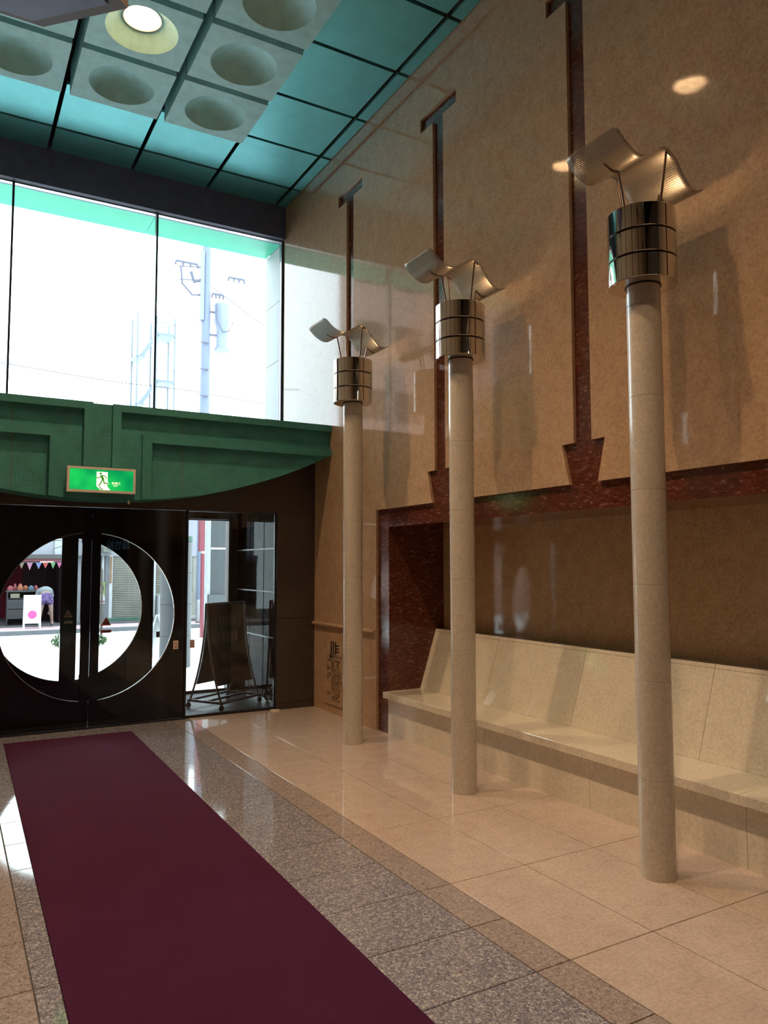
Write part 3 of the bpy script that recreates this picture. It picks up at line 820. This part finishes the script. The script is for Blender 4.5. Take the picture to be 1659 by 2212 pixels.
# ------------------------------------------------------------------ street outside
gr = MB().box(-40, 40, 9.75, 16.5, -0.3, -0.01).build('pavement', 'concrete_pave'); tag(gr, 'pale concrete pavement outside the doors', kind='structure')
rd = MB().box(-40, 40, 16.5, 20.8, -0.4, -0.10).build('road', 'asphalt'); tag(rd, 'pale road', kind='structure')
kb = MB()
kb.box(-40, 40, 20.8, 21.0, -0.4, 0.0); kb = kb.build('kerb', 'kerb_stone'); tag(kb, 'grey kerb across the road', kind='structure')
fp = MB().box(-40, 40, 21.0, 22.2, -0.4, 0.0).build('pavement_far', 'pink_paving'); tag(fp, 'pink paved strip across the road', kind='structure')
fd = MB().box(-40, 40, 22.2, 27.0, -0.4, 0.005).build('pavement_shops', 'dark_paving'); tag(fd, 'dark paving before the shops', kind='structure')

FY = 23.4
sh = thing('shop_building', 'low shop row across the street with stall and grey roller shutter', 'building', (4.0, FY, 0.005))
def sp(mb, name, mat, parent=None):
    o = mb.build(name, mat, parent or sh)
    o.data.transform(Matrix.Translation((-4.0, -FY, -0.005))); return o
sp(MB().box(-2.0, 2.86, FY, FY + 0.3, 1.93, 4.6), 'upper_wall', 'facade_white')
sp(MB().box(2.62, 2.86, FY - 0.06, FY - 0.001, 1.93, 4.6), 'drain_pipe', 'panel_white')
sp(MB().box(2.861, 4.12, FY, FY + 0.3, 0.0, 4.6), 'wall_pier', 'facade_grey')
sp(MB().box(4.121, 9.5, FY, FY + 0.3, 1.90, 4.6), 'sign_band', 'facade_white')
sp(MB().box(-2.0, 2.86, FY - 0.35, FY - 0.001, 1.81, 1.92), 'fascia', 'fascia_dark')
sp(MB().box(-2.0, 2.86, FY - 0.30, FY - 0.01, 1.73, 1.808), 'awning', 'fascia_red')
sp(MB().box(-2.0, 2.86, FY + 3.0, FY + 3.1, 0, 1.93), 'stall_back', 'shop_red')
sp(MB().box(2.76, 2.86, FY, FY + 3.0, 0, 1.93), 'stall_side', 'shop_dark')
sp(MB().box(1.9, 2.75, FY + 0.9, FY + 1.0, 0, 1.9), 'dark_curtain', 'shop_dark')
sp(MB().box(-2.1, -2.0, FY, FY + 3.0, 0, 1.93), 'stall_side', 'shop_dark')
sp(MB().box(-2.0, 2.86, FY + 0.301, FY + 3.1, 1.94, 2.0), 'stall_ceiling', 'shop_red')
s1 = sp(MB().box(4.22, 5.28, FY + 0.06, FY + 0.1, 0.09, 1.90), 'roller_shutter', 'shutter_metal')
ns = 34
for k in range(ns):
    z0 = 0.10 + (1.88 - 0.10) * k / ns; h = (1.88 - 0.10) / ns
    sp(MB().prism([(FY + 0.06, z0 + .004), (FY + 0.025, z0 + h * .5), (FY + 0.06, z0 + h - .004)], 'x', 4.225, 5.275), 'slat', 'shutter_metal', s1)
sp(MB().box(4.121, 4.215, FY - 0.02, FY + 0.1, 0.02, 1.895), 'shutter_guide', 'panel_white')
sp(MB().box(4.13, 4.19, FY - 0.03, FY - 0.021, 1.1, 1.88), 'rust_strip', 'rust')
sp(MB().box(5.28, 5.36, FY - 0.02, FY + 0.1, 0.02, 1.895), 'shutter_guide', 'facade_pink')
sp(MB().box(5.361, 5.46, FY - 0.03, FY + 0.1, 0.02, 1.895), 'shutter_guide', 'panel_white')
sp(MB().box(4.1, 5.4, FY - 0.12, FY + 0.1, -0.0, 0.085), 'step', 'awning_green')
s2 = sp(MB().box(5.461, 7.0, FY + 0.06, FY + 0.1, 0.09, 1.90), 'roller_shutter', 'shutter_metal')
for k in range(17):
    z0 = 0.80 + 1.08 * k / 17; h = 1.08 / 17
    sp(MB().prism([(FY + 0.06, z0 + .004), (FY + 0.02, z0 + h * .5), (FY + 0.06, z0 + h - .004)], 'x', 5.465, 6.6), 'slat', 'shutter_metal', s2)
sp(MB().box(5.5, 5.85, FY - 0.25, FY + 0.02, 0.10, 0.72), 'meter_box', 'panel_white')
sp(MB().box(5.55, 5.78, FY - 0.27, FY - 0.251, 0.36, 0.66), 'meter_window', 'mirror_grey')
sp(MB().box(7.0, 9.5, FY, FY + 0.3, 0, 1.90), 'wall_pier', 'facade_white')
sp(MB().tube([(3.93, FY - 0.05, 0.05), (3.93, FY - 0.05, 3.2)], 0.03, 8), 'pipe', 'panel_white')
sp(MB().tube([(4.03, FY - 0.05, 1.0), (4.03, FY - 0.05, 3.2)], 0.012, 6), 'conduit', 'facade_grey')
sp(MB().box(3.2, 4.115, FY - 0.3, FY - 0.06, 1.9, 4.6), 'corner_post', 'facade_grey')
sp(MB().box(3.86, 4.05, FY - 0.48, FY - 0.305, 2.0, 2.15), 'wall_lamp', 'lamp_green')
po = sp(MB().box(3.70, 4.0, FY - 0.09, FY - 0.081, 0.50, 1.14), 'poster', 'poster_green')
po['label'] = 'poster with dark haired woman in a white blouse on light green'
mb = MB(); mb.prism([(3.885 + 0.085 * math.cos(k * .4), 0.96 + 0.125 * math.sin(k * .4)) for k in range(16)], 'y', FY - 0.093, FY - 0.0905)
sp(mb, 'hair_shape', 'hair', po)
mb = MB(); mb.prism([(3.875 + 0.055 * math.cos(k * .4), 0.94 + 0.085 * math.sin(k * .4)) for k in range(16)], 'y', FY - 0.096, FY - 0.0935)
sp(mb, 'face_shape', 'poster_skin', po)
sp(MB().prism([(3.72, 0.51), (4.0, 0.51), (4.0, 0.72), (3.93, 0.82), (3.80, 0.82), (3.72, 0.74)], 'y', FY - 0.0945, FY - 0.0905), 'blouse_shape', 'poster_white', po)
sp(MB().box(3.72, 3.99, FY - 0.0975, FY - 0.095, 0.56, 0.60), 'caption_bar', 'fascia_red', po)

fl = thing('light_fitting', 'white strip light under the stall awning', 'lamp', (2.40, FY - 0.34, 1.72))
MB().box(-0.17, -0.01, 0, 0.03, -0.012, 0.01).build('tube', 'tube_glow', fl); MB().box(0.01, 0.17, 0, 0.03, -0.012, 0.01).build('tube', 'tube_glow', fl)

bu = thing('bunting', 'string of coloured triangular flags under the stall awning', 'bunting', (2.2, FY - 0.8, 1.70))
MB().tube([(-1.5, 0, 0.01), (0, 0, 0.0), (0.56, 0, 0.01)], 0.006, 6).build('string', 'cable', bu)
for x0, x1, zt, mt in ((1.66, 1.79, 1.53, 'flag_brown'), (1.85, 2.0, 1.49, 'flag_pink'), (2.07, 2.22, 1.52, 'flag_blue'), (2.24, 2.39, 1.54, 'flag_red'), (2.44, 2.57, 1.53, 'flag_green'), (2.60, 2.73, 1.55, 'flag_magenta')):
    MB().prism([(x0 - 2.2, 0), (x1 - 2.2, 0), ((x0 + x1) / 2 - 2.2, zt - 1.70)], 'y', -0.004, 0.004).build('flag', mt, bu)

ct = thing('stall_counter', 'grey shelf counter at the stall, left of the bending person', 'counter', (1.80, FY - 0.30, 0.005))
MB().box(-0.40, 0.40, -0.25, 0.25, 0.90, 0.94).build('top', 'counter_grey', ct)
MB().box(-0.38, 0.38, 0.18, 0.22, 0.02, 0.90).build('back_board', 'shop_dark', ct)
for x in (-0.38, 0.36): MB().box(x, x + 0.02, -0.24, 0.2, 0.0, 0.90).build('side', 'counter_grey', ct)
for z in (0.45, 0.18): MB().box(-0.36, 0.36, -0.24, 0.18, z, z + 0.25).build('drawer', 'counter_grey', ct)
MB().box(-0.36, 0.36, -0.2, 0.18, 0.72, 0.74).build('shelf', 'counter_grey', ct)
tag(MB().box(1.50, 1.72, FY - 0.55, FY - 0.35, 0.747, 0.86).build('carton', 'box_cream'), 'cream carton on the shelf of the stall counter', 'box')
mats = ['goods_orange', 'goods_red', 'goods_orange', 'goods_red', 'goods_blue', 'goods_red']
lab = ['orange bag heaped in the middle of the stall counter', 'red bundle at the left end of the stall counter', 'second orange bag leaning on the first', 'dark red packet lying between the orange bags', 'blue packet at the right end of the stall counter', 'red packet next to the bent back']
for k in range(6):
    x = (1.74, 1.50, 1.88, 1.62, 2.01, 2.14)[k]; r = (0.085, 0.085, 0.075, 0.06, 0.075, 0.055)[k]; y = FY - 0.35 + (0.05 if k in (2, 3, 5) else -0.06)
    mb = MB().lathe([(1e-3, 0), (r * .9, 0.0), (r, 0.05), (r * .75, 0.10), (r * .3, 0.13 + 0.05 * (k % 3 == 0)), (1e-3, 0.135 + 0.05 * (k % 3 == 0))], 12)
    o = mb.build('goods_bag', mats[k], None, True, (x, y, 0.946)); tag(o, lab[k], 'bag', 'goods on the stall counter')

def aboard(name, label, loc, rz, w_, h, mat, dot=False, lean=0.14):
    t = thing(name, label, 'sign board', loc, None, rz)
    for s in (-1, 1):
        for e in (-1, 1): MB().bar((e * w_ / 2, s * lean, 0), (e * w_ / 2, s * 0.015, h), 0.03, 0.03).build('leg', mat, t)
        z0 = h * 0.16; f = lambda z: s * (lean + (0.015 - lean) * z / h)
        mb = MB().add([(x, f(z) - s * q, z) for q in (0, 0.012) for z in (z0, h) for x in (-w_ / 2 + .016, w_ / 2 - .016)], [(0, 1, 3, 2), (4, 6, 7, 5), (0, 4, 5, 1), (1, 5, 7, 3), (3, 7, 6, 2), (2, 6, 4, 0)])
        b = mb.build('board', mat, t)
        if dot and s < 0:
            n = 28; zc = h * 0.42
            MB().add([(0.105 * math.cos(2 * math.pi * k / n), f(zc + 0.105 * math.sin(2 * math.pi * k / n)) - 0.004, zc + 0.105 * math.sin(2 * math.pi * k / n)) for k in range(n)], [tuple(range(n))]).build('red_disc', 'board_red', b)
        if not dot and s < 0:
            text_mesh('lettering', 'す', 0.22, 'cable', b, Matrix.Translation((-0.02, f(h * .62) - 0.006, h * .62)) @ Matrix.Rotation(math.atan2(lean, h), 4, 'X').inverted() @ RX, 0.001)
            text_mesh('lettering', '日日', 0.12, 'cable', b, Matrix.Translation((0.02, f(h * .45) - 0.006, h * .45)) @ RX, 0.001)
    return t
aboard('sandwich_board', 'white folding board with a red disc on the far pavement', (1.93, 21.62, 0.0), 0, 0.38, 0.86, 'board_white', True)
aboard('leaning_board', 'white folding board beside the grey street column', (3.16, 13.1, -0.01), math.radians(62), 0.45, 0.80, 'board_white', False, 0.22)

# person bending over the stall
def skin_obj(name, verts, edges, radii, mat, parent, sub=2):
    me = bpy.data.meshes.new(name); me.from_pydata(verts, edges, [])
    o = bpy.data.objects.new(name + '_tmp', me); COL.objects.link(o)
    o.modifiers.new('skin', 'SKIN'); s = o.modifiers.new('sub', 'SUBSURF'); s.levels = sub
    for i, r in enumerate(radii):
        r = r if isinstance(r, tuple) else (r, r)
        me.skin_vertices[0].data[i].radius = r
    me.skin_vertices[0].data[0].use_root = True
    dg = bpy.context.evaluated_depsgraph_get(); dg.update()
    n = bpy.data.meshes.new_from_object(o.evaluated_get(dg)); n.name = name
    bpy.data.objects.remove(o); n.materials.clear(); n.materials.append(MATS[mat]); n.shade_smooth()
    return link(name, n, parent)
pe = thing('person', 'person bending over the stall in grey top and purple shorts', 'person', (2.30, 22.05, 0.005))
V = [(0, 0, .80), (0, .10, .90), (0, .28, .93), (0, .44, .90), (0, .53, .83), (0, .60, .76), (0, .68, .68)]
E_ = [(0, 1), (1, 2), (2, 3), (3, 4), (4, 5), (5, 6)]
Rr = [(.13, .11), .115, .125, .12, .05, .085, .075]
for s in (-1, 1):
    b = len(V)
    V += [(s * .09, 0, .74), (s * .125, -.03, .44), (s * .16, .02, .10), (s * .17, -.10, .045)]
    E_ += [(0, b), (b, b + 1), (b + 1, b + 2), (b + 2, b + 3)]; Rr += [.088, .055, .035, .03]
    b = len(V)
    V += [(s * .16, .42, .87), (s * .20, .46, .62), (s * .16, .52, .42), (s * .15, .54, .36)]
    E_ += [(3, b), (b, b + 1), (b + 1, b + 2), (b + 2, b + 3)]; Rr += [.055, .04, .028, .03]
    for k in range(5):
        f0 = len(V); dx = (k - 2) * .014
        ln = (.045, .062, .07, .064, .05)[k]
        V += [(s * .15 + dx, .545, .345), (s * .15 + dx * 1.5, .55 + .012 * (k == 0), .345 - ln * .6), (s * .15 + dx * 1.5, .535, .345 - ln)]
        E_ += [(b + 3, f0), (f0, f0 + 1), (f0 + 1, f0 + 2)]; Rr += [.009, .0085, .007]
body = skin_obj('body', V, E_, Rr, 'skin', pe)
skin_obj('shirt', [(0, .03, .90), (0, .15, .935), (0, .28, .945), (0, .42, .915), (.16, .42, .87), (-.16, .42, .87), (.19, .45, .74), (-.19, .45, .74)], [(0, 1), (1, 2), (2, 3), (3, 4), (3, 5), (4, 6), (5, 7)], [(.165, .13), (.165, .135), (.16, .14), .135, .075, .075, .06, .06], 'shirt_grey', pe)
skin_obj('shorts', [(0, .075, .885), (0, 0, .80), (.09, -.01, .70), (-.09, -.01, .70), (.115, -.02, .54), (-.115, -.02, .54)], [(0, 1), (1, 2), (1, 3), (2, 4), (3, 5)], [(.168, .142), (.165, .135), .115, .115, .09, .09], 'skirt_purple', pe)
skin_obj('hair', [(0, .59, .79), (0, .66, .74), (0, .72, .66)], [(0, 1), (1, 2)], [.085, .098, .06], 'hair', pe)
for s in (-1, 1):
    so_ = skin_obj('shoe', [(s * .16, .04, .055), (s * .165, -.06, .045), (s * .172, -.13, .035)], [(0, 1), (1, 2)], [.045, .042, .03], 'shoe_black', pe)
    MB().box(s * .165 - .045, s * .165 + .045, -.165, .075, 0.0, .022).build('sole', 'shoe_white', so_)

# street furniture seen through the right sidelight
sc = thing('street_column', 'stout grey stone column outside the glass with green top', 'column', (3.21, 12.35, -0.01))
for k in range(4): MB().cyl((0, 0), 0.245, 0.5 * k, 0.5 * k + 0.495, 32).build('stone_drum', 'street_column', sc, True)
MB().cyl((0, 0), 0.25, 2.0, 2.09, 32).build('cap', 'awning_green', sc, True)
MB().cyl((0, 0), 0.12, 2.09, 3.4, 24).build('upper_shaft', 'pink_banner', sc, True)
rp = thing('red_post', 'tall red sign post standing across the road', 'post', (5.33, 18.0, -0.1))
MB().box(-0.06, 0.06, -0.06, 0.06, 0, 2.0).build('post', 'red_pole', rp); MB().box(-0.12, 0.06, -0.07, 0.07, 2.05, 3.6).build('sign_box', 'red_pole', rp)
MB().box(-0.05, 0.05, -0.05, 0.05, 2.0, 2.05).build('band', 'white_paint', rp)
gp = thing('kiosk_panel', 'tall grey metal cabinet with white band near the red post', 'cabinet', (4.44, 14.0, -0.01))
MB().box(-0.19, 0.19, -0.1, 0.1, 0, 1.92).build('door', 'panel_grey', gp); MB().box(-0.19, 0.19, -0.11, 0.1, 1.92, 1.95).build('band', 'white_paint', gp)
MB().box(-0.19, 0.19, -0.1, 0.1, 1.95, 3.0).build('upper_panel', 'panel_grey', gp); MB().box(-0.25, -0.195, -0.1, 0.1, 0, 3.0).build('side_strip', 'panel_white', gp)
MB().box(0.195, 0.24, -0.1, 0.1, 1.0, 2.3).build('side_strip', 'panel_white', gp); MB().box(0.195, 0.24, -0.1, 0.1, 0, 1.0).build('side_strip', 'rust', gp)
cn = [(-0.24, 0.84), (0.02, 0.84), (0.06, 0.88), (0.06, 1.04), (0.02, 1.08), (-0.24, 1.08)]
MB().prism(cn, 'y', -0.16, -0.11).build('reader_box', 'mirror_grey', gp)
bo = thing('bollard', 'white bollard on the far pavement left of the red post', 'bollard', (6.2, 21.4, 0.0))
MB().lathe([(1e-3, 0), (0.055, 0), (0.055, 0.60), (0.04, 0.64), (1e-3, 0.65)], 20).build('post', 'bollard_white', bo, True)
MB().cyl((0, 0), 0.075, 0.0, 0.03, 20).build('base_ring', 'panel_grey', bo, True)

def foliage(n, cx, cy, cz, rx, ry, rz, leaf, mat, name, parent):
    vs, fs = [], []
    for k in range(n):
        while True:
            q = Vector((random.uniform(-1, 1), random.uniform(-1, 1), random.uniform(-1, 1)))
            if 0.35 < q.length < 1: break
        c = Vector((cx + q.x * rx, cy + q.y * ry, cz + q.z * rz))
        a = Vector((random.gauss(0, 1), random.gauss(0, 1), random.gauss(0, 1))).normalized(); b = a.cross(Vector((random.gauss(0, 1), random.gauss(0, 1), random.gauss(0, 1)))).normalized()
        s = leaf * random.uniform(.6, 1.3); i = len(vs)
        vs += [c - a * s, c + b * s * .45, c + a * s, c - b * s * .45]; fs.append((i, i + 1, i + 2, i + 3))
    return MB().add(vs, fs).build(name, mat, parent)
for x, y, r, l, h in ((1.98, 16.35, 0.17, 'low green weed clump at the road edge left of the door seam', 0.14), (2.72, 16.4, 0.16, 'low green weed clump at the road edge right of the door seam', 0.11)):
    t = thing('weed_clump', l, 'plant', (x, y, -0.01), 'weeds at the road edge')
    for k in range(5): MB().tube([(0, 0, 0), (random.uniform(-.1, .1), random.uniform(-.08, .08), h)], 0.006, 5).build('stem', 'leaf', t)
    tag(foliage(260, 0, 0, h, r, r * .7, h * .95, 0.035, 'leaf', 'foliage', t), kind='stuff')
br = thing('bare_branch', 'thin twig hanging before the stall upper wall', 'branch', (2.3, 19.0, -0.1))
MB().tube([(0.9, 0, 0), (0.88, 0, 1.6), (0.7, 0, 2.1)], [0.03, 0.025, 0.018], 8).build('trunk', 'bark', br, True)
for q in ([(0.7, 0, 2.1), (0.3, 0, 2.33), (-0.25, 0, 2.28)], [(0.3, 0, 2.33), (0.1, 0, 2.2), (-0.2, 0, 2.10)], [(0.75, 0, 2.0), (0.4, .1, 2.45)]):
    MB().tube(q, 0.008, 5).build('twig', 'bark', br, True)

# utility pole with transformer
up = thing('utility_pole', 'pale concrete utility pole with transformer seen through the window', 'utility pole', (6.47, 22.0, 0.005))
MB().cyl((0, 0), 0.17, 0, 11.2, 20, 0.12).build('pole', 'pole_concrete', up, True)
MB().box(-0.22, -0.10, -0.14, 0.10, 8.9, 11.0).build('conduit', 'transformer_paint', up)
tr_ = MB().lathe([(1e-3, 8.05), (0.23, 8.05), (0.23, 8.12), (0.17, 8.14), (0.17, 8.75), (0.22, 8.9), (0.24, 9.45), (0.20, 9.5), (1e-3, 9.52)], 24, (0.48, -0.05)).build('transformer', 'transformer_paint', up, True)
MB().bar((0.1, -0.05, 9.2), (0.45, -0.05, 9.2), 0.05, 0.06).bar((0.1, -0.05, 8.5), (0.45, -0.05, 8.5), 0.05, 0.06).build('bracket', 'cable', tr_)
MB().tube([(0.24, -0.3, 9.4), (0.24, -0.32, 8.9), (0.42, -0.33, 8.55), (0.6, -0.33, 8.6), (0.73, -0.3, 8.9)], 0.02, 6).build('strap', 'cable', tr_, True)
for z, x0, x1 in ((10.55, -0.95, -0.3), (10.35, 0.65, 1.15), (9.75, 0.15, 0.5)):
    c = MB().bar((x0, -0.1, z), (x1, -0.1, z), 0.06, 0.05).build('cross_arm', 'cable', up)
    for k in range(4): MB().cyl((x0 + (x1 - x0) * k / 3, -0.1), 0.03, z - 0.12, z - 0.026, 8).build('insulator', 'cable', c, True)
for z0 in (10.4, 10.0): MB().bar((-0.85, -0.1, z0), (-0.15, -0.1, z0 + .1), 0.03, 0.03).build('stay', 'cable', up)
MB().tube([(-0.8, -.1, 10.4), (-0.75, -.1, 9.9), (-0.45, -.1, 9.6), (-0.2, -.1, 9.65)], 0.03, 6).build('cable_loop', 'cable', up, True)
MB().tube([(-0.5, -.1, 10.3), (-0.4, -.1, 10.0), (-0.2, -.1, 10.1)], 0.05, 6).build('cable_loop', 'cable', up, True)
for k in range(5): MB().bar((-0.2, -0.17, 8.2 - k * .8), (0.05, -0.17, 8.2 - k * .8), 0.03, 0.03).build('step_bolt', 'cable', up)
for q, l in (([(0.15, 0, 10.0), (2.6, 0.5, 9.0), (5, 1, 8.9)], 'thin overhead wire running right from the utility pole'), ([(-9, 0.9, 7.4), (-3, 0.9, 7.0), (0, 0.9, 6.95), (5, 0.9, 6.6)], 'long overhead wire crossing low behind the utility pole')):
    tag(MB().tube([(a + 6.47, b + 22.0, c) for a, b, c in spline(q, 6)], 0.014, 5).build('overhead_wire', 'cable', None, True), l, 'wire')

# outside stair tower
st = thing('stair_tower', 'pale steel outside staircase seen through the window', 'staircase', (6.75, 30.0, 0.005))
for x in (-0.72, 0.0, 0.70):
    for y in (-0.5, 0.5): MB().box(x - .03, x + .03, y - .03, y + .03, 0, 11.3).build('post', 'stair_steel', st)
for k in range(6):
    z = 1.3 + 1.85 * k
    MB().box(0.02, 0.72, -0.55, 0.55, z, z + 0.10).build('landing', 'stair_steel', st)
    MB().box(-0.78, -0.42, -0.55, 0.55, z - 0.95, z - 0.88).build('landing', 'stair_steel', st)
    fl_ = MB().bar((-0.55, -0.5, z - 0.9), (0.05, -0.5, z + 0.05), 0.04, 0.14).build('stringer', 'stair_steel', st)
    for t_ in range(6): MB().box(-0.55 + .1 * t_ - .05, -0.55 + .1 * t_ + .07, -0.48, 0.1, z - 0.85 + .15 * t_, z - 0.82 + .15 * t_).build('tread', 'stair_steel', fl_)
    rl = MB().bar((0.02, -0.55, z + 0.5), (0.72, -0.55, z + 0.5), 0.03, 0.03).build('railing', 'stair_steel', st)
    for t_ in range(7): MB().box(0.05 + .1 * t_, 0.065 + .1 * t_, -0.555, -0.545, z + .1, z + .49).build('baluster', 'stair_steel', rl)

# buildings and tree that the polished wall mirrors
def block(name, label, x0, x1, y0, y1, h, mat, nx, nz):
    t = thing(name, label, 'building', ((x0 + x1) / 2, y0, -0.1)); w_ = x1 - x0
    MB().box(-w_ / 2, w_ / 2, 0, y1 - y0, 0, h).build('wall', mat, t)
    me = MB().box(-0.5, 0.5, -0.05, 0.0, 0, 1.0).mesh('window', 'window_dark')
    for i in range(nx):
        for k in range(nz): link('window', me, t, (-w_ / 2 + w_ * (i + .5) / nx, 0, 2.0 + (h - 2.5) * k / nz))
block('apartment_block', 'tall brown block up the street, seen only mirrored in the wall', -9.9, -4.0, 22.0, 22.9, 14.0, 'facade_tan', 4, 5)
block('apartment_block', 'second brown block beyond the gap, seen only mirrored in the wall', -24.0, -11.5, 22.0, 24.0, 14.0, 'facade_pink', 6, 5)
te = thing('street_tree', 'leafy yellow green tree up the street, mirrored in the polished wall', 'tree', (-5.75, 15.8, -0.01))
MB().tube([(0, 0, 0), (0.1, 0, 2.5), (0, 0.1, 5)], [0.16, 0.12, 0.06], 10).build('trunk', 'bark', te, True)
tag(foliage(2200, 0, 0, 5.3, 1.25, 1.2, 1.35, 0.10, 'leaf_light', 'foliage', te), kind='stuff')
